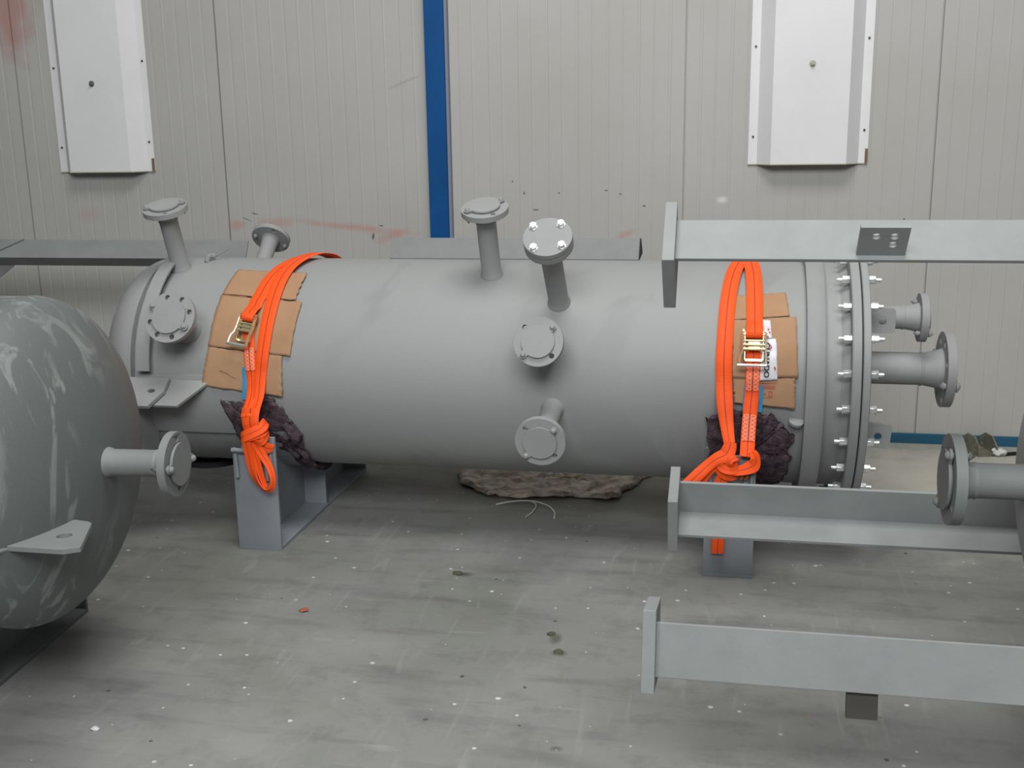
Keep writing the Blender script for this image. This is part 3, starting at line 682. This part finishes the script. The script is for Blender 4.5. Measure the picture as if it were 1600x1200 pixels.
def crease(parent,I,pts,r=RV+.0095):
    P=[cyl(x,t,r) for x,t in pts]; bm=tube(P,.0011,6,4); bm.transform(I); tag(link('crease',bm,M['brown'],parent),'dark torn crease')
crease(cl,I,[(-1.598,47.2),(-1.53,46.6),(-1.46,45.2),(-1.40,45.0),(-1.36,44.0),(-1.345,44.6)])
crease(cl,I,[(-1.612,17.9),(-1.55,17.3),(-1.47,15.8),(-1.40,14.8),(-1.36,14.4)])
crease(cl,I,[(-1.57,6),(-1.545,4.5),(-1.53,2.8),(-1.515,2.0)],RV+.0125)
cr_=thing('cardboard_sheet','creased brown cardboard sheet under the right orange strap with a white plastic bag on it','cardboard',loc=(.12,3.17,.6)); I=inv(cr_)
bm=bmesh.new(); cyl_patch(bm,[(.022,50.6),(.178,53.0),(.188,39.4),(.024,36.8)],RV+.0065,seed=4); bm.transform(I); link('upper_panel',bm,M['card'],cr_,True,0,.003)
bm=bmesh.new(); cyl_patch(bm,[(.026,36.4),(.207,39.0),(.214,10.0),(.030,8.9)],RV+.0075,seed=5); bm.transform(I); link('middle_panel',bm,M['card'],cr_,True,0,.003)
bm=bmesh.new(); cyl_patch(bm,[(.032,8.6),(.206,9.6),(.210,-4.5),(.038,-2.6)],RV+.0075,seed=6,lift=lambda u,v:.005*v); bm.transform(I); link('lower_panel',bm,M['card'],cr_,True,0,.003)
crease(cr_,I,[(.024,36.8),(.09,37.2),(.14,38.4),(.188,39.2)]); crease(cr_,I,[(.03,9.0),(.10,8.6),(.16,9.2),(.212,9.8)])
# faded red printed block on the lower panel
bm=bmesh.new()
def mark(bm,x,t,dx,dt,r=RV+.0125):
    vs=[bm.verts.new(cyl(a,b,r+.0005)) for a,b in ((x,t),(x,t-dt),(x+dx,t-dt),(x+dx,t))]; bm.faces.new(vs)
mark(bm,.110,7.2,.045,.35); 
for k in range(9): mark(bm,.111+.0045*k,5.9,.0032,1.4)
mark(bm,.114,2.6,.005,1.2); mark(bm,.121,2.6,.004,1.2); mark(bm,.133,3.3,.011,.5); mark(bm,.133,3.3,.0025,2.2); mark(bm,.1415,3.3,.0025,2.6); mark(bm,.133,1.3,.012,.5); mark(bm,.111,.4,.036,.3)
bm.transform(I); tag(link('printed_mark',bm,M['redink2'],cr_,False),'faded red stamped print')

bag=thing('plastic_bag','crumpled white plastic bag with black lettering tucked behind the right ratchet buckle','plastic bag',loc=(.13,3.17,.65)); I=inv(bag)
bm=bmesh.new(); cyl_patch(bm,[(.098,37.0),(.134,36.4),(.139,27.5),(.098,27.5)],RV+.013,10,10,.006,seed=9)
cyl_patch(bm,[(.098,27.5),(.152,27.5),(.157,8.6),(.104,8.0)],RV+.013,14,24,.006,seed=9)
bm.transform(I); link('bag_film',bm,M['white_film'],bag,True,0,.001)
# lettering reads downwards: CUNADO
fc=bpy.data.curves.new('lettering','FONT'); fc.body='CUNADO'; fc.size=.0205; fc.extrude=.0002; fc.space_character=1.0; fc.offset=.0004
tmp=bpy.data.objects.new('lettering',fc); COL.objects.link(tmp)
dg=bpy.context.evaluated_depsgraph_get(); me=bpy.data.meshes.new_from_object(tmp.evaluated_get(dg)); bpy.data.objects.remove(tmp)
bm=bmesh.new(); bm.from_mesh(me)
for v in bm.verts:    # text x runs down round the shell, text y runs along +X
    s_=v.co.x*1.08; th=25.5-math.degrees(s_/RV); p=cyl(.1185+v.co.y,th,RV+.0185+v.co.z); v.co=I@p
link('lettering',bm,M['ink'],bag,False)
bm=bmesh.new()
for x,th in ((.126,32),(.130,30.5),(.125,28.5),(.132,24.5),(.135,23.6),(.131,22.8),(.146,14.5),(.1475,14.0)): mark(bm,x,th,.004,.8,RV+.0178)
bm.transform(I); tag(link('red_print',bm,M['redink'],bag,False),'tiny red print')

# felt pads (irregular, thick)
def felt(name,label,outline,centre,r0,thick,loc,seed,extra=None,bulge=.006):
    t=thing(name,label,'felt pad',loc=loc); I=inv(t); bm=bmesh.new(); K=14
    outl=[]
    for i in range(len(outline)):
        a=Vector(outline[i]); b=Vector(outline[(i+1)%len(outline)])
        for k in range(7):
            u=k/7; p=a.lerp(b,u); j=noise.noise(V(i*3.1+u*3,seed,0)); outl.append((p.x+j*.016+random.uniform(-.002,.002),p.y+noise.noise(V(i*3.1+u*3,seed+9,2))*3.5+random.uniform(-.4,.4)))
    c=Vector(centre); rows=[]
    for k in range(1,K+1):
        f=k/K; row=[]
        for p in outl:
            q=c.lerp(Vector(p),f); r=r0+noise.noise(V(q.x*22,q.y*.14,seed))*bulge+noise.noise(V(q.x*70,q.y*.5,seed))*.003
            row.append(bm.verts.new(extra(q.x,q.y,r) if extra else cyl(q.x,q.y,r)))
        rows.append(row)
    cv=bm.verts.new(extra(c.x,c.y,r0) if extra else cyl(c.x,c.y,r0)); n=len(outl)
    for i in range(n): bm.faces.new((cv,rows[0][i],rows[0][(i+1)%n]))
    for a,b in zip(rows,rows[1:]):
        for i in range(n): bm.faces.new((a[i],b[i],b[(i+1)%n],a[(i+1)%n]))
    bm.transform(I); bmesh.ops.recalc_face_normals(bm,faces=bm.faces)
    link('pad',bm,M['felt'],t,True,0,thick)
    return t,I
def drape(x,th,r):
    # follows the shell, then swings out over the saddle's front plate
    p=cyl(x,th,r)
    if th<-12: 
        f=min(1,(-12-th)/22); p=p.lerp(V(x,3.112,ZC-.07-(-12-th)*.0062),f*.85)
    return p
fl,I=felt('felt_pad','dark purple-grey felt pad between the left strap knot and the vessel',[(-1.58,-9),(-1.53,-11),(-1.47,-8),(-1.40,-8),(-1.375,-14),(-1.345,-22),(-1.325,-30),(-1.34,-42),(-1.40,-44),(-1.47,-42),(-1.545,-36),(-1.555,-24)],(-1.45,-25),RV+.009,.008,(-1.45,3.15,.45),3)
bm=bmesh.new()
P=[(-1.375,-22,.012),(-1.345,-30,.020),(-1.365,-38,.016),(-1.34,-46,.018),(-1.36,-55,.014),(-1.345,-64,.016),(-1.36,-74,.014),(-1.35,-84,.014),(-1.36,-96,.014)]
tube([cyl(a,b,RV+c) for a,b,c in P],lambda u:.012+.005*math.sin(u*17),8,8,bm)
tube([cyl(a-.03,b,RV+c*.9) for a,b,c in P[1:]],lambda u:.009+.004*math.sin(u*23+1),8,8,bm)
bm.transform(I); link('pad_strip',bm,M['felt'],fl)
fr,I=felt('felt_pad','large dark purple-grey felt pad hanging behind the right strap knot',[(-.045,-10),(.0,-9),(.04,-6.5),(.10,-7),(.150,-9),(.185,-14),(.215,-22),(.190,-27),(.205,-33),(.195,-50),(.16,-66),(.08,-62),(.02,-60),(-.03,-56),(-.032,-30)],(.08,-30),RV+.011,.010,(.08,3.15,.42),7)

# ------------------------------------------------------------------ ratchet straps
def strap_on(pts,r): return [cyl(x,t,r) for x,t in pts],[rad(t) for x,t in pts]
def ratchet(parent,I,X,th,yawdeg,s=1.0,skew=0.0):
    """buckle standing off the shell; local x across, local y down the strap, local z outwards"""
    o=cyl(X,th,RV+.020); z=rad(th); F=frame(o,z,(1,0,0))@Matrix.Rotation(R_(yawdeg),4,'Z')
    part=None; g=M['gold']; w=.031*s
    def L(name,bm,m=g,par=None,bev=0): bm.transform(I@F); return link(name,bm,m,par,True,bev)
    bm=bmesh.new()   # base frame side plates
    for sx in (-1,1):
        add_box(bm,(sx*w*.86,-.005,.006),(.003,.085,.018))
    add_box(bm,(0,-.045,.000),(w*1.7,.008,.004)); add_box(bm,(0,.034,.0),(w*1.7,.006,.004))
    root=L('ratchet_buckle',bm,g,parent,.0006); tag(root,'yellow zinc-plated steel ratchet buckle')
    bm=bmesh.new(); Y=.028
    tube([(-w*.95,Y,.010),(w*.95,Y,.010)],.007,14,bm=bm,smooth=False); L('spindle',bm,g,root)
    for sx in (-1,1):   # toothed wheels
        pts=[]
        for k in range(26):
            a=2*math.pi*k/26; rr_=.016 if k%2 else .0125; pts.append((rr_*math.cos(a),rr_*math.sin(a)))
        bm=slab(pts,[],-.0018,.0018,frame((sx*w*1.02,Y,.012),(1,0,0),(0,1,0))); L('ratchet_wheel',bm,g,root)
    bm=bmesh.new()     # wound webbing roll
    lathe([(0,-w*.80),(.0125,-w*.80),(.0135,-w*.7),(.0135,w*.7),(.0125,w*.80),(0,w*.80)],24,frame((0,Y+.002,.013),(1,0,0),(0,1,0)),bm=bm); L('webbing_roll',bm,M['strap'],root)
    bm=bmesh.new()     # handle: two flat bars spreading to the grip
    for sx in (-1,1):
        a=V(sx*w*1.08,Y+.004,.020); b=V(sx*w*1.08+skew*.3,-.020,.024); c=V(sx*w*(1.30 if sx<0 else 1.12)+skew,-.040,.026); d=V(sx*w*(1.36 if sx<0 else 1.15)+skew,-.066,.026)
        ribbon([a,b,c,d],[V(sx,0,.4)]*4,.010,.0035,4,bm)
    L('handle_frame',bm,g,root)
    bm=tube([(-w*1.55+skew,-.066,.027),(w*1.20+skew,-.066,.027)],.0048,14,smooth=False); L('handle_grip',bm,M['zinc'],root)
    for y,zz,rr_ in ((-.004,.024,.0036),(-.017,.025,.0042),(.009,.018,.003)):
        bm=tube([(-w*1.02,y,zz),(w*1.02,y,zz)],rr_,10,smooth=False); L('cross_bar',bm,g,root)
    bm=box((0,-.004,.013),(w*1.1,.03,.003)); L('pawl_plate',bm,g,root,.0008)
    return root
def sew(parent,I,P,N_,w): 
    bm=ribbon([p+n*.0022 for p,n in zip(P,N_)],N_,w,.0012,6); bm.transform(I); o=link('stitching',bm,M['stitch'],parent); tag(o,'white zig-zag stitching'); return o
FR=V(0,-1,0)
# --- left strap
ls=thing('ratchet_strap','slanting orange ratchet strap over the left cardboard sheet, a tied loop hanging below','ratchet strap','orange ratchet straps holding the vessel',loc=(-1.43,3.12,.45)); I=inv(ls)
def LK(x,z,d=0,ox=-1.425,oz=.397,oy=3.078): return V(ox+x*.001,oy-d*.001,oz+z*.001)
def put(parent,I,name,P,N_,w,th=.0028,n=8,label=None):
    bm=ribbon(P,N_,w,th,n); bm.transform(I); o=link(name,bm,M['strap'],parent,True,angle=60)
    if label: o['label']=label
    return o
over=[(-1.33,150),(-1.345,128),(-1.36,110),(-1.378,95)]
P,N_=strap_on(over+[(-1.392,84),(-1.415,75),(-1.437,66),(-1.452,56),(-1.461,47),(-1.468,43),(-1.471,39.5)],RV+.014)
P+=[cyl(-1.473,36,RV+.030),cyl(-1.474,33,RV+.040),cyl(-1.4745,31.2,RV+.0435)]; N_+=[rad(50),rad(40),rad(30)]
put(ls,I,'webbing',P,N_,[.048]*11+[.046,.044,.042])
P,N_=strap_on([(-1.330,150),(-1.345,128),(-1.352,110),(-1.366,95),(-1.378,84),(-1.394,75),(-1.406,66),(-1.412,56),(-1.414,46),(-1.415,36),(-1.418,25),(-1.424,13),(-1.43,4)],RV+.0175)
P+=[V(-1.428,3.128,.50),LK(3,62,6)]; N_+=[FR,FR]
put(ls,I,'webbing',P,N_,[.048]*9+[.045,.043,.042,.040,.036,.034])
P,N_=strap_on([(-1.474,24),(-1.468,17),(-1.464,10),(-1.459,2)],RV+.0165)
P[0]=cyl(-1.474,26,RV+.022); P+=[V(-1.455,3.135,.50),LK(-22,62,6),LK(-20,40,6)]; N_+=[FR]*3
w_=[.036]*7; put(ls,I,'webbing',P,N_,w_)
P2,N2=strap_on([(-1.4685,17.5),(-1.4655,13),(-1.4635,9.5),(-1.462,6.5)],RV+.0165); sew(ls,I,P2,N2,.031)
sew(ls,I,[V(-1.452,3.120,.474),V(-1.449,3.112,.46),V(-1.447,3.100,.445),V(-1.445,3.085,.432)],[FR]*4,.029)
bm=ribbon([cyl(-1.470,8,RV+.0150),cyl(-1.468,3,RV+.0150),V(-1.466,3.150,.520),V(-1.470,3.148,.482)],[rad(8),rad(3),FR,FR],[.046,.048,.050,.052],.001,4); bm.transform(I); tag(link('label_tape',bm,M['blueband'],ls),'blue label tape')
ratchet(ls,I,-1.478,27.5,-9,.80,-.004)
# knot
kn=put(ls,I,'knot',[LK(-8,78,0),LK(-8,52,10),LK(-7,28,14),LK(-4,5,8)],[FR,V(-.1,-1,.1),V(-.1,-1,.3),V(0,-1,.5)],[.062,.060,.058,.050],.005); kn['label']='wrapped knot of orange webbing'
put(ls,I,'knot_wrap',[LK(34,34,-8),LK(30,20,14),LK(4,6,24),LK(-26,-8,22),LK(-42,-20,8),LK(-36,-30,-10)],[V(1,-.5,.2),V(.3,-1,.4),V(0,-1,.3),V(-.2,-1,.3),V(-1,-.5,0),V(-1,.3,-.2)],[.03,.034,.036,.036,.032,.026],.006)
put(ls,I,'knot_wrap',[LK(36,12,-6),LK(32,2,14),LK(8,-6,24),LK(-18,-14,24),LK(-38,-24,12)],[V(1,-.5,0),V(.3,-1,.2),V(0,-1,.1),V(-.1,-1,0),V(-.6,-1,-.2)],[.02,.022,.024,.022,.018],.006)
put(ls,I,'knot_wrap',[LK(0,-24,16),LK(16,-29,20),LK(30,-24,18),LK(38,-8,6),LK(36,8,-6)],[V(0,-1,-.5),V(0,-1,-.4),V(.3,-1,-.2),V(1,-.5,0),V(1,0,0)],.022,.006)
put(ls,I,'webbing_tail',[LK(4,-22,10),LK(20,-36,10),LK(36,-48,4),LK(50,-56,-10)],[V(0,-1,.2)]*4,[.034,.036,.034,.030],.003)
put(ls,I,'webbing_loop',[LK(-22,-20,22),LK(-17,-70,20),LK(-8,-120,22),LK(8,-155,26),LK(34,-178,30),LK(54,-172,30),LK(60,-145,26),LK(50,-108,20),LK(30,-70,18),LK(4,-28,16)],
    [V(0,-1,0),V(-.1,-1,0),V(-.3,-1,0),V(-.6,-1,-.5),V(0,-.8,-1),V(.6,-.8,-.6),V(1,-.7,0),V(.7,-1,.2),V(.3,-1,.1),V(0,-1,0)],[.028,.030,.030,.028,.024,.022,.020,.022,.026,.028],.0035)
put(ls,I,'webbing_loop',[LK(-6,-26,16),LK(4,-70,16),LK(14,-115,18),LK(24,-150,20),LK(36,-172,24)],[V(0,-1,0)]*5,[.022,.024,.022,.018,.012],.0035)
# --- right strap
rs=thing('ratchet_strap','orange ratchet strap beside the stiffening ring, its two legs forming a narrow arch','ratchet strap','orange ratchet straps holding the vessel',loc=(.05,3.12,.45)); I=inv(rs)
P,N_=strap_on([(.065,150),(.062,125),(.060,105),(.056,92),(.050,84),(.040,77),(.029,69),(.020,60),(.013,50),(.009,41),(.006,30),(.004,18),(.006,7)],RV+.014)
P+=[V(.010,3.135,.52),V(.018,3.112,.46),LK(-2,58,4,.028,.363)]; N_+=[FR]*3
put(rs,I,'webbing',P,N_,[.046]*14+[.038,.032])
P,N_=strap_on([(.063,150),(.061,125),(.060,105),(.063,92),(.069,84),(.078,76),(.084,66),(.087,55),(.088,45),(.089,39),(.089,36)],RV+.0165)
P+=[cyl(.089,32.5,RV+.032),cyl(.089,30,RV+.043),cyl(.089,28.2,RV+.0475)]; N_+=[rad(50),rad(40),rad(28)]
put(rs,I,'webbing',P,N_,.047)
P,N_=strap_on([(.087,22),(.088,16),(.087,10),(.086,2)],RV+.0165); P[0]=cyl(.087,23,RV+.022)
P+=[V(.084,3.145,.52),V(.080,3.125,.46),V(.078,3.105,.415),LK(48,22,14,.028,.363)]; N_+=[FR]*4
put(rs,I,'webbing',P,N_,.041)
P2,N2=strap_on([(.0875,14.5),(.0872,11),(.0869,7.5),(.0866,3.5)],RV+.0165); sew(rs,I,P2,N2,.036)
sew(rs,I,[V(.0822,3.137,.492),V(.0805,3.1265,.465),V(.0795,3.118,.445),V(.0785,3.1065,.420)],[FR]*4,.036)
bm=ribbon([cyl(.091,6,RV+.0135),cyl(.090,1,RV+.0135),V(.089,3.158,.515),V(.088,3.156,.495)],[rad(6),rad(1),FR,FR],[.054,.056,.056,.056],.001,4); bm.transform(I); tag(link('label_tape',bm,M['blueband'],rs),'blue label tape')
ratchet(rs,I,.088,24,0,.97,0)
K=lambda x,z,d=0: LK(x,z,d,.028,.363)
put(rs,I,'knot',[K(2,62,6),K(-2,44,12),K(-12,26,18),K(-36,14,20),K(-60,-6,22),K(-90,-34,34),K(-122,-66,40),K(-140,-90,36)],[FR,V(-.1,-1,.2),V(-.3,-1,.6),V(-.2,-1,.5),V(-.3,-1,.3),V(-.2,-1,.1),V(0,-1,0),FR],[.032,.040,.044,.036,.034,.036,.034,.034],.003).__setitem__('label','flat fold and tail of the knotted webbing')
put(rs,I,'webbing_tail',[K(-26,8,12),K(-52,-20,16),K(-74,-52,18),K(-92,-92,16)],[V(.3,-1,0)]*4,[.024,.026,.026,.026],.003)
put(rs,I,'knot_wrap',[K(62,34,2),K(72,16,10),K(66,-2,20),K(38,-14,26),K(10,-20,24),K(-6,-22,14)],[V(.6,-1,.3),V(.9,-1,.1),V(.5,-1,.4),V(.1,-1,.5),V(0,-1,.4),V(-.4,-1,0)],[.026,.036,.040,.032,.026,.022],.005)
put(rs,I,'knot_wrap',[K(20,14,10),K(16,20,24),K(4,16,30),K(-2,4,30),K(8,-6,26),K(22,-2,20)],[V(.5,-.6,1),V(.2,-1,.8),V(-.3,-1,.3),V(-.5,-1,-.2),V(0,-1,-.4),V(.4,-1,0)],.022,.007)
put(rs,I,'knot_wrap',[K(-34,20,6),K(-30,0,20),K(-12,-14,28),K(12,-16,28),K(26,-8,20)],[V(-.6,-1,.2),V(-.5,-1,0),V(-.1,-1,.4),V(.1,-1,.3),V(.4,-1,.2)],[.022,.026,.026,.024,.020],.007)
put(rs,I,'knot_wrap',[K(-36,-2,6),K(-32,-18,16),K(-14,-32,22),K(8,-38,18),K(20,-30,8)],[V(-.7,-1,0),V(-.5,-1,-.2),V(0,-1,-.2),V(.2,-1,-.3),V(.6,-.8,0)],[.020,.024,.028,.028,.022],.006)
put(rs,I,'webbing_tail',[K(-2,-26,10),K(-18,-44,12),K(-26,-70,8),K(-26,-130,0),K(-26,-200,-4),K(-27,-284,-6)],[V(0,-1,.3),V(0,-1,.1),FR,FR,FR,FR],[.030,.034,.036,.036,.036,.036],.003)

# ------------------------------------------------------------------ things on the floor
t=thing('wrapping_sheet','crumpled brown and grey dirty sheet lying on the floor under the vessel','wrapping sheet',loc=(-.64,3.88,0)); I=inv(t)
out=[(-.985,3.99),(-.975,3.90),(-.93,3.80),(-.84,3.735),(-.70,3.70),(-.60,3.715),(-.50,3.70),(-.40,3.735),(-.33,3.82),(-.27,3.93),(-.25,4.02),(-.40,4.12),(-.65,4.16),(-.88,4.12)]
bm=bmesh.new(); K_=34; ol=[]
for i in range(len(out)):
    a_=Vector(out[i]); b_=Vector(out[(i+1)%len(out)])
    for k in range(6):
        p=a_.lerp(b_,k/6); ol.append((p.x+noise.noise(V(p.x*9,p.y*9,2))*.05,p.y+noise.noise(V(p.x*9,p.y*9,7))*.05+noise.noise(V(p.x*30,p.y*30,7))*.015))
c=Vector((-.62,3.93)); rows=[]
for k in range(1,K_+1):
    rows.append([])
    for p in ol:
        q=c.lerp(Vector(p),k/K_); z=.008+.030*abs(noise.noise(V(q.x*6,q.y*9,0)))+.022*abs(noise.noise(V(q.x*19,q.y*24,4))); z=max(.003,z*(1 if k<K_ else .35)); rows[-1].append(bm.verts.new((q.x,q.y,z)))
cv=bm.verts.new((c.x,c.y,.015)); n=len(ol)
for i in range(n): bm.faces.new((cv,rows[0][i],rows[0][(i+1)%n]))
for a_,b_ in zip(rows,rows[1:]):
    for i in range(n): bm.faces.new((a_[i],b_[i],b_[(i+1)%n],a_[(i+1)%n]))
bm.transform(I); link('sheet',bm,M['wrap'],t,True,0,.002)
bm=tube([(-.778,3.622,.004),(-.727,3.657,.006),(-.659,3.667,.008),(-.596,3.635,.006),(-.561,3.573,.005),(-.552,3.516,.004)],.003,8); tube([(-.659,3.667,.007),(-.634,3.629,.007),(-.636,3.562,.005),(-.650,3.514,.004)],.0022,8,bm=bm)
tag(link('plastic_tape',bm,M['scrap']),'thin pale curl of tape on the floor in front of the dirty brown sheet','tape')
# U-shaped steel bracket, scrap plastic and cable by the skirting
t=thing('steel_bracket','small U-shaped steel bracket on the floor by the blue skirting','bracket',loc=(1.03,4.56,0)); I=inv(t)
F=Matrix.Translation((1.035,4.555,0))@Matrix.Rotation(.25,4,'Z')
link('bracket_base',box((0,0,.003),(.085,.15,.006),I@F),M['galv'],t,False,.001)
for x in (-.036,.036):
    G=I@F@frame((x,0,.006),(1,0,0),(0,1,0)); link('side_plate',slab([(-.075,0),(.075,0),(.075,.04),(.03,.065),(-.03,.065),(-.075,.03)],[circle((-.045,.02),.007,12),circle((.045,.02),.007,12)],-.003,.003,G),M['galv'],t,False,.0008)
bm=bmesh.new(); bmesh.ops.create_icosphere(bm,subdivisions=3,radius=.022,matrix=Matrix.Translation((1.098,4.50,.016))@Matrix.Diagonal((1.3,1,.75,1)))
for v in bm.verts: v.co+=noise.noise_vector(v.co*60)*.009; v.co.z=max(.001,v.co.z)
tag(link('plastic_scrap',bm,M['scrap']),'crumpled white scrap beside the U-shaped bracket','scrap')
bm=tube([(1.125,4.505,.008),(1.17,4.52,.008),(1.22,4.515,.008),(1.32,4.54,.008),(1.5,4.56,.008)],.007,8)
tag(link('cable',bm,M['plain_black']),'black cable on the floor running off to the right','cable')
bm=tube([(1.0,4.50,.004),(1.04,4.487,.004),(1.08,4.49,.004)],.003,8); tag(link('wire',bm,M['screw']),'thin wire on the floor leading to the white scrap','wire')
def bit(name,label,cat,x,y,s,m,seed):
    bm=bmesh.new(); bmesh.ops.create_icosphere(bm,subdivisions=2,radius=1,matrix=Matrix.Diagonal((s,s*.7,s*.35,1)))
    for v in bm.verts: v.co+=noise.noise_vector(v.co*(1.3/s)+V(seed,0,0))*s*.35; v.co.z=max(v.co.z,-s*.2)
    zmin=min(v.co.z for v in bm.verts); o=link(name,bm,m); o.location=(x,y,-zmin); tag(o,label,cat)
bit('brick_chip','small orange-brown chip on the open floor between the vessels','debris',-1.131,2.676,.014,M['chip'],1)
bit('paint_flake','small white flake on the floor at the lower left','debris',-1.367,2.007,.011,M['scrap'],2)
bit('dirt_crumb','flat olive dirt crumb on the floor below the wrapping sheet','debris',-.767,2.998,.016,M['crumb'],3)
bit('dirt_crumb','olive dirt crumb on the floor left of the lowest foot plate, upper of two','debris',-.425,2.640,.013,M['crumb'],4)
bit('dirt_crumb','olive dirt crumb on the floor left of the lowest foot plate, lower of two','debris',-.39,2.542,.014,M['crumb'],5)
